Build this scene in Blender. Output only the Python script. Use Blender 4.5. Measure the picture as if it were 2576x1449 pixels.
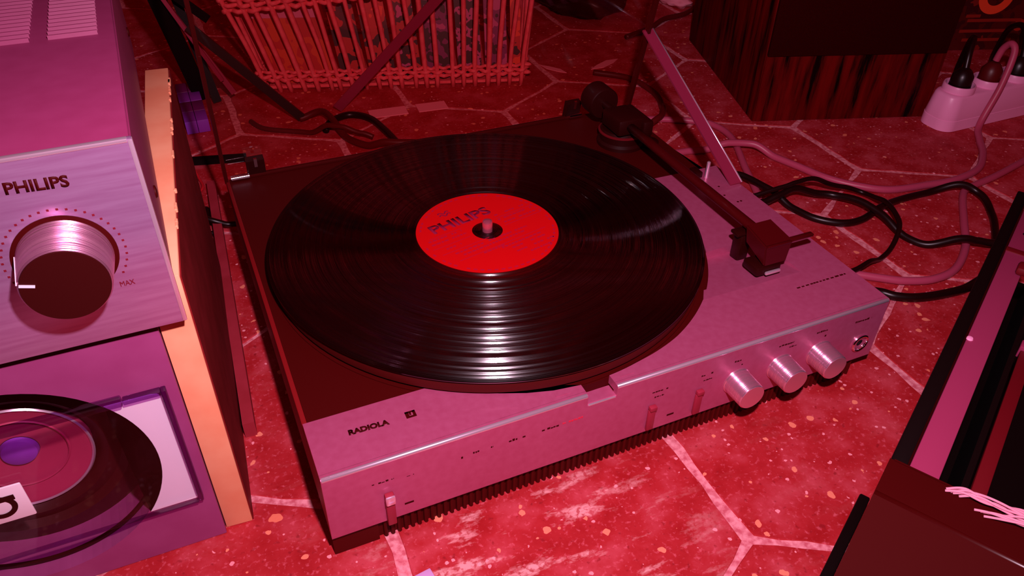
import bpy, bmesh, math, random
from mathutils import Vector, Matrix
random.seed(7)
for o in list(bpy.data.objects):
    bpy.data.objects.remove(o)
scene = bpy.context.scene
COL = scene.collection
MM = 0.001

# ------------------------------------------------------------------ camera, world, flash, exposure
cam_d = bpy.data.cameras.new('camera')
cam_d.sensor_width = 36.0
cam_d.lens = 27.693
cam_d.clip_start = 0.01
cam = bpy.data.objects.new('camera', cam_d)
COL.objects.link(cam)
cam.location = (-0.17744, -0.42632, 0.38767)
cam.rotation_euler = (0.910474, -0.018649, -0.419383)
scene.camera = cam

world = bpy.data.worlds.new('world')
scene.world = world
world.use_nodes = True
world.node_tree.nodes['Background'].inputs[0].default_value = (1.0, 0.012, 0.03, 1)
world.node_tree.nodes['Background'].inputs[1].default_value = 0.085

fl_d = bpy.data.lights.new('camera_flash_offscreen', 'SPOT')
fl_d.energy = 14.5
fl_d.color = (1.0, 0.64, 0.82)
fl_d.spot_size = math.radians(140)
fl_d.spot_blend = 1.0
fl_d.shadow_soft_size = 0.008
flash = bpy.data.objects.new('camera_flash_offscreen', fl_d)
COL.objects.link(flash)
rt = Vector((0.9132, -0.4071, 0.0186)); up = Vector((0.2363, 0.5662, 0.7897))
flash.location = cam.location + rt * 0.033 + up * 0.08
flash.rotation_euler = cam.rotation_euler

scene.view_settings.view_transform = 'Standard'
scene.view_settings.look = 'None'
scene.view_settings.exposure = 0.0
scene.view_settings.gamma = 1.0
scene.view_settings.use_curve_mapping = False

# ------------------------------------------------------------------ materials
def lin(r, g, b):
    def f(c):
        c /= 255.0
        return c / 12.92 if c <= 0.04045 else ((c + 0.055) / 1.055) ** 2.4
    return (f(r), f(g), f(b), 1)

def new_mat(name):
    m = bpy.data.materials.new(name)
    m.use_nodes = True
    nt = m.node_tree
    return m, nt, nt.nodes['Principled BSDF']

def pos_node(nt):
    return nt.nodes.new('ShaderNodeNewGeometry').outputs['Position']

def mat(name, col, rough=0.5, metal=0.0, spec=0.5, col2=None, nscale=60, stretch=None, bump=0.0,
        aniso=0.0, lo=0.35, hi=0.65, emit=None, coat=0.0, detail=4):
    m, nt, b = new_mat(name)
    b.inputs['Roughness'].default_value = rough
    b.inputs['Metallic'].default_value = metal
    b.inputs['Specular IOR Level'].default_value = spec
    b.inputs['Base Color'].default_value = col
    b.inputs['Coat Weight'].default_value = coat
    if aniso:
        b.inputs['Anisotropic'].default_value = aniso
    if col2 is not None or bump:
        mp = nt.nodes.new('ShaderNodeMapping')
        nt.links.new(pos_node(nt), mp.inputs[0])
        if stretch:
            mp.inputs['Scale'].default_value = stretch
        n = nt.nodes.new('ShaderNodeTexNoise')
        n.inputs['Scale'].default_value = nscale
        n.inputs['Detail'].default_value = detail
        nt.links.new(mp.outputs[0], n.inputs['Vector'])
        if col2 is not None:
            r = nt.nodes.new('ShaderNodeValToRGB')
            r.color_ramp.elements[0].position = lo; r.color_ramp.elements[0].color = col
            r.color_ramp.elements[1].position = hi; r.color_ramp.elements[1].color = col2
            nt.links.new(n.outputs['Fac'], r.inputs[0])
            nt.links.new(r.outputs[0], b.inputs['Base Color'])
        if bump:
            bp = nt.nodes.new('ShaderNodeBump')
            bp.inputs['Strength'].default_value = bump
            bp.inputs['Distance'].default_value = 0.0006
            nt.links.new(n.outputs['Fac'], bp.inputs['Height'])
            nt.links.new(bp.outputs[0], b.inputs['Normal'])
    return m

def tile_material():
    m, nt, b = new_mat('terracotta_terrazzo')
    N, L = nt.nodes, nt.links
    p = pos_node(nt)
    def noise(scale, detail=4, rough=0.55, vec=None):
        n = N.new('ShaderNodeTexNoise'); n.inputs['Scale'].default_value = scale
        n.inputs['Detail'].default_value = detail; n.inputs['Roughness'].default_value = rough
        L.new(vec or p, n.inputs['Vector']); return n.outputs['Fac']
    def ramp(fac, stops):
        r = N.new('ShaderNodeValToRGB'); e = r.color_ramp.elements
        while len(e) < len(stops): e.new(0.5)
        for k, (q, c) in enumerate(stops): e[k].position = q; e[k].color = c
        L.new(fac, r.inputs[0]); return r.outputs[0]
    def mix(f, a, c):
        x = N.new('ShaderNodeMix'); x.data_type = 'RGBA'
        if isinstance(f, float): x.inputs[0].default_value = f
        else: L.new(f, x.inputs[0])
        L.new(a, x.inputs[6])
        if isinstance(c, tuple): x.inputs[7].default_value = c
        else: L.new(c, x.inputs[7])
        return x.outputs[2]
    def math_(op, a, c):
        x = N.new('ShaderNodeMath'); x.operation = op
        for i, v in enumerate((a, c)):
            if isinstance(v, (int, float)): x.inputs[i].default_value = v
            else: L.new(v, x.inputs[i])
        return x.outputs[0]
    BL = lambda v: (v, v, v, 1)
    base = ramp(noise(38, 5), [(0.32, (0.36, 0.006, 0.010, 1)), (0.5, (0.44, 0.016, 0.024, 1)), (0.70, (0.55, 0.055, 0.080, 1))])
    fine = ramp(noise(330, 3, 0.6), [(0.56, BL(0)), (0.70, BL(0.75))])
    c = mix(fine, base, (0.66, 0.095, 0.135, 1))
    dark = ramp(noise(210, 2, 0.5), [(0.27, BL(0.8)), (0.36, BL(0))])
    c = mix(dark, c, (0.28, 0.006, 0.012, 1))
    # embedded chips: every voronoi cell has its own size, most of them none
    for scale, thr, size, colour in ((130, 0.80, 0.34, (0.88, 0.24, 0.15, 1)), (240, 0.84, 0.34, (0.90, 0.30, 0.36, 1)), (62, 0.93, 0.24, (0.86, 0.20, 0.12, 1))):
        wn = N.new('ShaderNodeTexNoise'); wn.inputs['Scale'].default_value = scale * 1.3
        L.new(p, wn.inputs['Vector'])
        vadd = N.new('ShaderNodeVectorMath'); vadd.operation = 'MULTIPLY_ADD'
        L.new(wn.outputs['Color'], vadd.inputs[0]); vadd.inputs[1].default_value = (0.6 / scale,) * 3
        L.new(p, vadd.inputs[2])
        v = N.new('ShaderNodeTexVoronoi'); v.inputs['Scale'].default_value = scale
        v.inputs['Randomness'].default_value = 1.0
        L.new(vadd.outputs[0], v.inputs['Vector'])
        sep = N.new('ShaderNodeSeparateColor'); L.new(v.outputs['Color'], sep.inputs[0])
        on = math_('GREATER_THAN', sep.outputs[0], thr)
        sz = math_('MULTIPLY', sep.outputs[1], size)
        chip = math_('MULTIPLY', on, math_('LESS_THAN', v.outputs['Distance'], sz))
        c = mix(chip, c, colour)
    # lime scum left from washing: pale streaks in patches
    mp = N.new('ShaderNodeMapping'); mp.inputs['Scale'].default_value = (1.0, 3.2, 1.0)
    mp.inputs['Rotation'].default_value = (0, 0, 0.75)
    L.new(p, mp.inputs[0])
    streak = ramp(noise(24, 6, 0.62, mp.outputs[0]), [(0.545, BL(0)), (0.64, BL(0.9))])
    sub = N.new('ShaderNodeVectorMath'); sub.operation = 'DISTANCE'
    L.new(p, sub.inputs[0]); sub.inputs[1].default_value = (-0.055, -0.215, 0)
    area = ramp(sub.outputs['Value'], [(0.055, BL(1)), (0.115, BL(0.04))])
    st = math_('MULTIPLY', streak, area)
    st = math_('MULTIPLY', st, ramp(noise(300, 2), [(0.38, BL(0.2)), (0.5, BL(0.9))]))
    c = mix(st, c, (0.90, 0.42, 0.44, 1))
    L.new(c, b.inputs['Base Color'])
    b.inputs['Roughness'].default_value = 0.62
    b.inputs['Specular IOR Level'].default_value = 0.25
    bp = N.new('ShaderNodeBump'); bp.inputs['Strength'].default_value = 0.35; bp.inputs['Distance'].default_value = 0.0005
    L.new(noise(260, 4), bp.inputs['Height']); L.new(bp.outputs[0], b.inputs['Normal'])
    return m

def record_material():
    """microgroove vinyl: the surface normal is tipped along the radius, ring by ring, like the walls of a groove"""
    m, nt, b = new_mat('black_vinyl')
    N, L = nt.nodes, nt.links
    b.inputs['Base Color'].default_value = (0.0012, 0.0003, 0.0003, 1)
    b.inputs['Roughness'].default_value = 0.20
    b.inputs['IOR'].default_value = 1.9
    b.inputs['Specular IOR Level'].default_value = 0.75
    tc = N.new('ShaderNodeTexCoord')
    flat = N.new('ShaderNodeVectorMath'); flat.operation = 'MULTIPLY'; flat.inputs[1].default_value = (1, 1, 0)
    L.new(tc.outputs['Object'], flat.inputs[0])
    ln = N.new('ShaderNodeVectorMath'); ln.operation = 'LENGTH'; L.new(flat.outputs[0], ln.inputs[0])
    radial = N.new('ShaderNodeVectorMath'); radial.operation = 'NORMALIZE'; L.new(flat.outputs[0], radial.inputs[0])
    def M(op, a, c):
        x = N.new('ShaderNodeMath'); x.operation = op
        for i, v in enumerate((a, c)):
            if isinstance(v, (int, float)): x.inputs[i].default_value = v
            else: L.new(v, x.inputs[i])
        return x.outputs[0]
    ring = M('FLOOR', M('MULTIPLY', ln.outputs['Value'], 14000.0), 0)
    wn = N.new('ShaderNodeTexWhiteNoise'); wn.noise_dimensions = '1D'; L.new(ring, wn.inputs['W'])
    wall = M('SUBTRACT', M('MULTIPLY', wn.outputs['Value'], 2.0), 1.0)
    wall = M('ADD', M('MULTIPLY', wall, 0.28), M('MULTIPLY', M('SIGN', wall, 0), 0.72))
    no = N.new('ShaderNodeTexNoise'); no.noise_dimensions = '1D'; no.inputs['Scale'].default_value = 260; no.inputs['Detail'].default_value = 4
    L.new(ln.outputs['Value'], no.inputs['W'])
    depth = M('ADD', M('MULTIPLY', no.outputs['Fac'], 0.85), 0.52)
    slope = M('MULTIPLY', wall, depth)
    ms = N.new('ShaderNodeVectorMath'); ms.operation = 'SCALE'; L.new(radial.outputs[0], ms.inputs[0]); L.new(slope, ms.inputs['Scale'])
    geo = N.new('ShaderNodeNewGeometry')
    ad = N.new('ShaderNodeVectorMath'); ad.operation = 'ADD'; L.new(ms.outputs[0], ad.inputs[0]); L.new(geo.outputs['Normal'], ad.inputs[1])
    nm = N.new('ShaderNodeVectorMath'); nm.operation = 'NORMALIZE'; L.new(ad.outputs[0], nm.inputs[0])
    L.new(nm.outputs[0], b.inputs['Normal'])
    rr = N.new('ShaderNodeMapRange'); rr.inputs[1].default_value = .3; rr.inputs[2].default_value = .7
    rr.inputs[3].default_value = .10; rr.inputs[4].default_value = .17
    L.new(no.outputs['Fac'], rr.inputs[0]); L.new(rr.outputs[0], b.inputs['Roughness'])
    return m

def turned_metal(name, col, rough, metal, spread):
    """lathe-turned metal, its axis along y: fine tool marks tip the normal along the axis"""
    m, nt, b = new_mat(name)
    N, L = nt.nodes, nt.links
    b.inputs['Base Color'].default_value = col; b.inputs['Roughness'].default_value = rough; b.inputs['Metallic'].default_value = metal
    sp = N.new('ShaderNodeSeparateXYZ'); L.new(pos_node(nt), sp.inputs[0])
    k = N.new('ShaderNodeMath'); k.operation = 'MULTIPLY'; k.inputs[1].default_value = 22000.0; L.new(sp.outputs[1], k.inputs[0])
    fl = N.new('ShaderNodeMath'); fl.operation = 'FLOOR'; L.new(k.outputs[0], fl.inputs[0])
    wn = N.new('ShaderNodeTexWhiteNoise'); wn.noise_dimensions = '1D'; L.new(fl.outputs[0], wn.inputs['W'])
    mr = N.new('ShaderNodeMapRange'); mr.inputs[3].default_value = -spread; mr.inputs[4].default_value = spread; L.new(wn.outputs['Value'], mr.inputs[0])
    cb = N.new('ShaderNodeCombineXYZ'); L.new(mr.outputs[0], cb.inputs[1])
    geo = N.new('ShaderNodeNewGeometry')
    ad = N.new('ShaderNodeVectorMath'); ad.operation = 'ADD'; L.new(cb.outputs[0], ad.inputs[0]); L.new(geo.outputs['Normal'], ad.inputs[1])
    nm = N.new('ShaderNodeVectorMath'); nm.operation = 'NORMALIZE'; L.new(ad.outputs[0], nm.inputs[0]); L.new(nm.outputs[0], b.inputs['Normal'])
    return m

def acrylic(name, tint, gloss=0.06, rough=0.02):
    m, nt, b = new_mat(name)
    nt.nodes.remove(b)
    out = nt.nodes['Material Output']
    t = nt.nodes.new('ShaderNodeBsdfTransparent'); t.inputs[0].default_value = tint
    g = nt.nodes.new('ShaderNodeBsdfGlossy'); g.inputs['Roughness'].default_value = rough
    lw = nt.nodes.new('ShaderNodeLayerWeight'); lw.inputs['Blend'].default_value = 0.5
    pw = nt.nodes.new('ShaderNodeMath'); pw.operation = 'POWER'; pw.inputs[1].default_value = 4.0
    nt.links.new(lw.outputs['Facing'], pw.inputs[0])
    fr = nt.nodes.new('ShaderNodeMath'); fr.operation = 'MULTIPLY_ADD'
    fr.inputs[1].default_value = 0.6; fr.inputs[2].default_value = gloss * 0.5
    nt.links.new(pw.outputs[0], fr.inputs[0])
    x = nt.nodes.new('ShaderNodeMixShader')
    nt.links.new(fr.outputs[0], x.inputs[0])
    nt.links.new(t.outputs[0], x.inputs[1]); nt.links.new(g.outputs[0], x.inputs[2])
    nt.links.new(x.outputs[0], out.inputs[0])
    return m

def streak_wood(name, a, b_, c):
    m, nt, b = new_mat(name)
    mp = nt.nodes.new('ShaderNodeMapping'); mp.inputs['Scale'].default_value = (1, 1, 0.10)
    nt.links.new(pos_node(nt), mp.inputs[0])
    n = nt.nodes.new('ShaderNodeTexNoise'); n.inputs['Scale'].default_value = 95
    n.inputs['Detail'].default_value = 5; n.inputs['Roughness'].default_value = 0.6
    nt.links.new(mp.outputs[0], n.inputs['Vector'])
    r = nt.nodes.new('ShaderNodeValToRGB'); e = r.color_ramp.elements
    e[0].position = 0.36; e[0].color = a; e[1].position = 0.62; e[1].color = c
    k = e.new(0.46); k.color = b_
    nt.links.new(n.outputs['Fac'], r.inputs[0]); nt.links.new(r.outputs[0], b.inputs['Base Color'])
    b.inputs['Roughness'].default_value = 0.5
    b.inputs['Specular IOR Level'].default_value = 0.12
    return m

ALU = mat('brushed_aluminium', (0.46, 0.074, 0.175, 1), 0.40, 0.3, 0.5, col2=(0.50, 0.094, 0.21, 1), nscale=220, lo=.3, hi=.7, bump=0.06)
ALUF = ALU
EDGE = mat('polished_edge', (0.95, 0.72, 0.90, 1), 0.22, 0.75, 0.5)
CHROME = mat('bright_chrome', (0.95, 0.80, 0.90, 1), 0.12, 1.0)
KNOB = turned_metal('turned_aluminium', (0.92, 0.50, 0.70, 1), 0.21, 0.85, 0.62)
KNOBF = mat('knob_face_aluminium', (0.92, 0.50, 0.70, 1), 0.35, 0.85)
DECK = mat('dark_brown_plastic', (0.058, 0.001, 0.001, 1), 0.55, 0, 0.12)
SIDE = mat('brown_plastic_side', (0.20, 0.004, 0.006, 1), 0.5, 0, 0.25)
BASE = mat('ribbed_black_plastic', (0.075, 0.0012, 0.0012, 1), 0.6, 0, 0.15)
BLACK = mat('matt_black', (0.004, 0.0004, 0.0004, 1), 0.6, 0, 0.15)
SATIN = mat('satin_black_metal', (0.022, 0.0006, 0.0007, 1), 0.4, 0, 0.25)
ARM = mat('dark_red_arm', (0.075, 0.0015, 0.003, 1), 0.28, 0.2, 0.5)
INK = mat('dark_printing_ink', (0.05, 0.0006, 0.0006, 1), 0.6, 0, 0.1)
REDINK = mat('red_printing_ink', (0.75, 0.02, 0.06, 1), 0.6, 0, 0.1)
LEVER = mat('red_lever_plastic', (0.32, 0.018, 0.045, 1), 0.45, 0, 0.35)
WHITE = mat('white_plastic', (0.95, 0.80, 0.90, 1), 0.35, 0, 0.5)
LABEL = mat('red_paper_label', (0.66, 0.0016, 0.004, 1), 0.7, 0, 0.1)
LABINK = mat('label_print', (0.24, 0.006, 0.045, 1), 0.7, 0, 0.1)
LABINK2 = mat('label_faint_print', (0.48, 0.005, 0.035, 1), 0.7, 0, 0.1)
VINYL = record_material()
RIM = mat('platter_rim_metal', (0.065, 0.002, 0.002, 1), 0.55, 0.0, 0.2)
STEEL = mat('spindle_steel', (0.75, 0.16, 0.26, 1), 0.25, 0.7)
LID = acrylic('smoked_acrylic', (0.96, 0.80, 0.78, 1))
LIDEDGE = mat('acrylic_cut_edge', (0.045, 0.001, 0.001, 1), 0.2, 0, 0.5)
LILAC = acrylic('lilac_acrylic', (0.66, 0.42, 0.74, 1), gloss=0.10, rough=0.12)
CLEAR = acrylic('clear_acrylic', (0.97, 0.93, 0.97, 1), rough=0.05)
AMPTOP = mat('painted_steel_cover', (0.245, 0.026, 0.098, 1), 0.5, 0, 0.3, col2=(0.265, 0.031, 0.112, 1), nscale=90, lo=.3, hi=.7, bump=.08)
AMPSLOT = mat('vent_slot_dark', (0.17, 0.006, 0.018, 1), 0.6, 0, 0.2)
AMPFRONT = mat('brushed_silver_front', (0.47, 0.22, 0.45, 1), 0.20, 0.62, 0.5, col2=(0.54, 0.30, 0.55, 1), nscale=190, stretch=(0.18, 1, 2.4), lo=.35, hi=.65)
AMPKNOB = turned_metal('amp_knob_metal', (0.85, 0.42, 0.58, 1), 0.28, 0.85, 1.6)
AMPCAP = mat('amp_knob_cap', (0.034, 0.0007, 0.0007, 1), 0.6, 0, 0.15)
UNIT = mat('mauve_front_plastic', (0.30, 0.045, 0.165, 1), 0.45, 0, 0.35, col2=(0.33, 0.056, 0.19, 1), nscale=50)
PAPER = mat('white_inlay', (0.95, 0.92, 0.98, 1), 0.5, 0, 0.3)
CONE = mat('mauve_cone', (0.42, 0.03, 0.10, 1), 0.5, 0, 0.4)
VIOLET = mat('violet_plastic', (0.26, 0.035, 0.50, 1), 0.45, 0, 0.4)
SURR = mat('rubber_surround', (0.035, 0.0008, 0.0008, 1), 0.5, 0, 0.3)
PURPLE = mat('smoky_purple_plastic', (0.13, 0.004, 0.05, 1), 0.3, 0, 0.5)
PALEVIO = mat('pale_lilac_plastic', (0.62, 0.36, 0.70, 1), 0.3, 0, 0.5)
PLY = mat('raw_plywood', (0.85, 0.30, 0.155, 1), 0.65, 0, 0.2, col2=(0.92, 0.45, 0.25, 1), nscale=26, lo=.35, hi=.7, bump=.15)
PLYFACE = mat('added_batten_brown', (0.30, 0.018, 0.03, 1), 0.6, 0, 0.15, col2=(0.36, 0.026, 0.045, 1), nscale=40)
TILE = tile_material()
MORTAR = mat('pale_mortar', (0.60, 0.11, 0.15, 1), 0.8, 0, 0.15, col2=(0.88, 0.33, 0.38, 1), nscale=260, lo=.35, hi=.62, bump=.6)
WALLM = mat('red_plaster', (0.35, 0.02, 0.02, 1), 0.8, 0, 0.1, col2=(0.42, 0.03, 0.03, 1), nscale=8)
WOODF = streak_wood('streaked_veneer', (0.004, 0, 0, 1), (0.085, 0.0010, 0.0010, 1), (0.15, 0.002, 0.002, 1))
WOODS = WOODF
CLOTH = mat('dark_grille_cloth', (0.022, 0.0003, 0.0003, 1), 0.85, 0, 0.04, col2=(0.030, 0.0004, 0.0004, 1), nscale=900)
STRIP = mat('power_strip_plastic', (0.95, 0.36, 0.62, 1), 0.35, 0, 0.45)
GREYC = mat('grey_cable', (0.46, 0.055, 0.12, 1), 0.4, 0, 0.4)
BLACKC = mat('black_cable', (0.010, 0.0008, 0.0008, 1), 0.35, 0, 0.4)
DARKC = mat('dark_red_cable', (0.10, 0.003, 0.004, 1), 0.4, 0, 0.35)
REDC = mat('red_cable', (0.55, 0.012, 0.02, 1), 0.4, 0, 0.35)
CHASS = mat('chassis_plastic', (0.050, 0.0009, 0.001, 1), 0.7, 0, 0.06)
CHEDGE = mat('glossy_plastic_edge', (0.050, 0.0009, 0.001, 1), 0.3, 0, 0.5)
CHRAIL = mat('anodised_rail', (0.36, 0.035, 0.11, 1), 0.4, 0.15, 0.4)
CHRAIL2 = mat('dull_rail', (0.13, 0.002, 0.006, 1), 0.5, 0.0, 0.3)
STRING = mat('pale_strands', (0.80, 0.30, 0.42, 1), 0.6, 0, 0.2)
WICKER = mat('wicker_cane', (0.80, 0.085, 0.115, 1), 0.55, 0, 0.3, col2=(0.92, 0.14, 0.17, 1), nscale=120)
STAY = mat('stay_metal', (0.32, 0.022, 0.07, 1), 0.4, 0.2, 0.4)
CARD = mat('pale_card', (0.90, 0.26, 0.34, 1), 0.7, 0, 0.2)

def print_mat(name, cols, scale):
    m, nt, b = new_mat(name)
    v = nt.nodes.new('ShaderNodeTexNoise'); v.inputs['Scale'].default_value = scale
    v.inputs['Detail'].default_value = 2
    nt.links.new(pos_node(nt), v.inputs['Vector'])
    r = nt.nodes.new('ShaderNodeValToRGB'); r.color_ramp.interpolation = 'CONSTANT'
    e = r.color_ramp.elements
    while len(e) < len(cols): e.new(0.5)
    for k, c in enumerate(cols):
        e[k].position = 0.0 if k == 0 else 0.36 + 0.28 * (k - 1) / max(1, len(cols) - 2); e[k].color = c
    nt.links.new(v.outputs['Fac'], r.inputs[0]); nt.links.new(r.outputs[0], b.inputs['Base Color'])
    b.inputs['Roughness'].default_value = 0.45
    return m

# ------------------------------------------------------------------ mesh helpers (all numbers in millimetres, floor at z = 0)
WLOC = {}
class XF:
    a = 0.0; ox = 0.0; oy = 0.0
def set_xf(deg=0.0, ox=0.0, oy=0.0):
    XF.a = math.radians(deg); XF.ox = ox; XF.oy = oy
def tr(p):
    c, s = math.cos(XF.a), math.sin(XF.a)
    return Vector((XF.ox + p[0] * c - p[1] * s, XF.oy + p[0] * s + p[1] * c, p[2]))

def emit(name, bm, m, parent=None, smooth=False, kind=None, local_origin=None):
    """turn a bmesh in mm into an object with its origin at its own base centre"""
    for v in bm.verts: v.co = tr(v.co)
    bmesh.ops.recalc_face_normals(bm, faces=bm.faces)
    xs = [v.co.x for v in bm.verts]; ys = [v.co.y for v in bm.verts]; zs = [v.co.z for v in bm.verts]
    org = Vector(((min(xs) + max(xs)) / 2, (min(ys) + max(ys)) / 2, min(zs))) if local_origin is None else tr(local_origin)
    for v in bm.verts: v.co = (v.co - org) * MM
    me = bpy.data.meshes.new(name)
    bm.to_mesh(me); bm.free()
    if smooth:
        for p in me.polygons: p.use_smooth = True
        if smooth != 'all':
            me.set_sharp_from_angle(angle=math.radians(40))
    me.materials.append(m)
    o = bpy.data.objects.new(name, me)
    COL.objects.link(o)
    wl = org * MM
    WLOC[o.name] = wl
    if parent:
        o.parent = parent; o.location = wl - WLOC[parent.name]
    else:
        o.location = wl
    if kind: o['kind'] = kind
    return o

def thing(name, label, cat, loc, group=None):
    o = bpy.data.objects.new(name, None)
    COL.objects.link(o)
    o.empty_display_size = 0.02
    w = tr(loc) * MM
    o.location = w; WLOC[o.name] = w
    o['label'] = label; o['category'] = cat
    if group: o['group'] = group
    return o
def tag(o, label, cat, group=None):
    o['label'] = label; o['category'] = cat
    if group: o['group'] = group
    return o

def bm_box(bm, x0, x1, y0, y1, z0, z1, bev=0.0, seg=2):
    r = bmesh.ops.create_cube(bm, size=1.0)
    vs = r['verts']
    for v in vs:
        v.co = Vector((x0 if v.co.x < 0 else x1, y0 if v.co.y < 0 else y1, z0 if v.co.z < 0 else z1))
    if bev:
        es = list({e for v in vs for e in v.link_edges})
        bmesh.ops.bevel(bm, geom=es, offset=bev, segments=seg, profile=0.5, affect='EDGES')
def box(name, x0, x1, y0, y1, z0, z1, m, parent=None, bev=0.0, seg=2, kind=None):
    bm = bmesh.new(); bm_box(bm, x0, x1, y0, y1, z0, z1, bev, seg)
    return emit(name, bm, m, parent, smooth=bool(bev), kind=kind)

def bm_lathe(bm, prof, c, axis='z', n=64, closed=False):
    """prof: (radius, height) pairs; revolve about axis through c"""
    rings = []
    for r, h in prof:
        ring = []
        for i in range(n):
            a = 2 * math.pi * i / n
            u, w = r * math.cos(a), r * math.sin(a)
            if axis == 'z': p = (c[0] + u, c[1] + w, c[2] + h)
            elif axis == 'y': p = (c[0] + u, c[1] - h, c[2] + w)
            else: p = (c[0] + h, c[1] + u, c[2] + w)
            ring.append(bm.verts.new(p))
        rings.append(ring)
    for a, b in zip(rings, rings[1:]):
        for i in range(n):
            bm.faces.new((a[i], a[(i + 1) % n], b[(i + 1) % n], b[i]))
    if closed:
        a, b = rings[-1], rings[0]
        for i in range(n): bm.faces.new((a[i], a[(i + 1) % n], b[(i + 1) % n], b[i]))
    else:
        bm.faces.new(rings[0]); bm.faces.new(rings[-1])
def lathe(name, prof, c, m, parent=None, axis='z', n=64, closed=False, local_origin=None):
    bm = bmesh.new(); bm_lathe(bm, prof, c, axis, n, closed)
    return emit(name, bm, m, parent, smooth=True, local_origin=local_origin)

def bm_prism(bm, poly, z0, z1, plane='xy'):
    def mk(p, h):
        if plane == 'xy': return (p[0], p[1], h)
        if plane == 'xz': return (p[0], h, p[1])
        return (h, p[0], p[1])
    a = [bm.verts.new(mk(p, z0)) for p in poly]; b = [bm.verts.new(mk(p, z1)) for p in poly]
    n = len(poly)
    fa = bm.faces.new(a); fb = bm.faces.new(b)
    for i in range(n): bm.faces.new((a[i], a[(i + 1) % n], b[(i + 1) % n], b[i]))
    bmesh.ops.triangulate(bm, faces=[fa, fb])
def prism(name, poly, z0, z1, m, parent=None, plane='xy', smooth=False):
    bm = bmesh.new(); bm_prism(bm, poly, z0, z1, plane)
    return emit(name, bm, m, parent, smooth=smooth)

def spline(pts, sub=8):
    pts = [Vector(p) for p in pts]; out = []
    for i in range(len(pts) - 1):
        p0 = pts[max(i - 1, 0)]; p1 = pts[i]; p2 = pts[i + 1]; p3 = pts[min(i + 2, len(pts) - 1)]
        for k in range(sub):
            t = k / sub
            out.append(0.5 * ((2 * p1) + (p2 - p0) * t + (2 * p0 - 5 * p1 + 4 * p2 - p3) * t * t + (3 * p1 - p0 - 3 * p2 + p3) * t ** 3))
    out.append(pts[-1]); return out
def bm_tube(bm, pts, r, n=8, flat=1.0, radii=None):
    rings = []
    N = len(pts)
    prev = None
    for i, p in enumerate(pts):
        d = (pts[min(i + 1, N - 1)] - pts[max(i - 1, 0)]).normalized()
        if prev is None:
            ref = Vector((0, 0, 1)) if abs(d.z) < 0.9 else Vector((1, 0, 0))
            s = d.cross(ref).normalized()
        else:
            s = (prev - d * prev.dot(d)).normalized()
        prev = s
        u = s.cross(d).normalized()
        rr = radii[i] if radii else r
        rings.append([bm.verts.new(p + s * (rr * math.cos(2 * math.pi * k / n)) + u * (rr * flat * math.sin(2 * math.pi * k / n))) for k in range(n)])
    for a, b in zip(rings, rings[1:]):
        for i in range(n): bm.faces.new((a[i], a[(i + 1) % n], b[(i + 1) % n], b[i]))
    bm.faces.new(rings[0]); bm.faces.new(rings[-1])
def tube(name, pts, r, m, parent=None, sub=8, n=8, flat=1.0, radii=None):
    bm = bmesh.new()
    P = spline(pts, sub) if sub > 1 else [Vector(p) for p in pts]
    bm_tube(bm, P, r, n, flat, radii)
    return emit(name, bm, m, parent, smooth='all')

def bm_bar(bm, a, b, w, t, side):
    """flat bar from a to b, w across in direction side, t thick"""
    a, b = Vector(a), Vector(b); d = (b - a).normalized()
    s = Vector(side); s = (s - d * s.dot(d)).normalized(); u = d.cross(s).normalized()
    q = []
    for p in (a, b):
        q.append([bm.verts.new(p + s * (sx * w / 2) + u * (sy * t / 2)) for sx, sy in ((-1, -1), (1, -1), (1, 1), (-1, 1))])
    A, B = q
    for i in range(4): bm.faces.new((A[i], A[(i + 1) % 4], B[(i + 1) % 4], B[i]))
    bm.faces.new(A); bm.faces.new(B)
def bar(name, a, b, w, t, side, m, parent=None):
    bm = bmesh.new(); bm_bar(bm, a, b, w, t, side)
    return emit(name, bm, m, parent)

def text(name, body, width, height, origin, xdir, ydir, m, parent, bold=0.0, depth=0.25):
    """lettering fitted to width x height, lower left corner at origin, lying in the plane of xdir and ydir"""
    cu = bpy.data.curves.new(name, 'FONT'); cu.body = body; cu.size = 1.0; cu.offset = bold; cu.resolution_u = 3
    t = bpy.data.objects.new(name + '_tmp', cu); COL.objects.link(t)
    bpy.context.view_layer.update()
    me = bpy.data.meshes.new_from_object(t.evaluated_get(bpy.context.evaluated_depsgraph_get()))
    bpy.data.objects.remove(t)
    bm = bmesh.new(); bm.from_mesh(me); bpy.data.meshes.remove(me)
    x0 = min(v.co.x for v in bm.verts); x1 = max(v.co.x for v in bm.verts)
    y0 = min(v.co.y for v in bm.verts); y1 = max(v.co.y for v in bm.verts)
    X = Vector(xdir).normalized(); Yv = Vector(ydir).normalized(); Nn = X.cross(Yv)
    fs = list(bm.faces)
    ex = bmesh.ops.extrude_face_region(bm, geom=fs)
    top = {v for v in ex['geom'] if isinstance(v, bmesh.types.BMVert)}
    for v in bm.verts:
        u = (v.co.x - x0) / (x1 - x0) * width; w = (v.co.y - y0) / (y1 - y0) * height
        v.co = Vector(origin) + X * u + Yv * w + Nn * (depth if v in top else 0.0)
    return emit(name, bm, m, parent)

def hexa(cx, cy, hw, hv, dy, n=7, jit=0.6, rng=random):
    c = [(hw, -hv), (hw, hv), (0, hv + dy), (-hw, hv), (-hw, -hv), (0, -hv - dy)]
    out = []
    for i in range(6):
        a, b = c[i], c[(i + 1) % 6]
        for k in range(n):
            t = k / n
            j = rng.uniform(-jit, jit * 0.4) if k else -jit
            x, y = a[0] + (b[0] - a[0]) * t, a[1] + (b[1] - a[1]) * t
            L = math.hypot(x, y)
            out.append((cx + x + x / L * j, cy + y + y / L * j))
    return out

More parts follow.
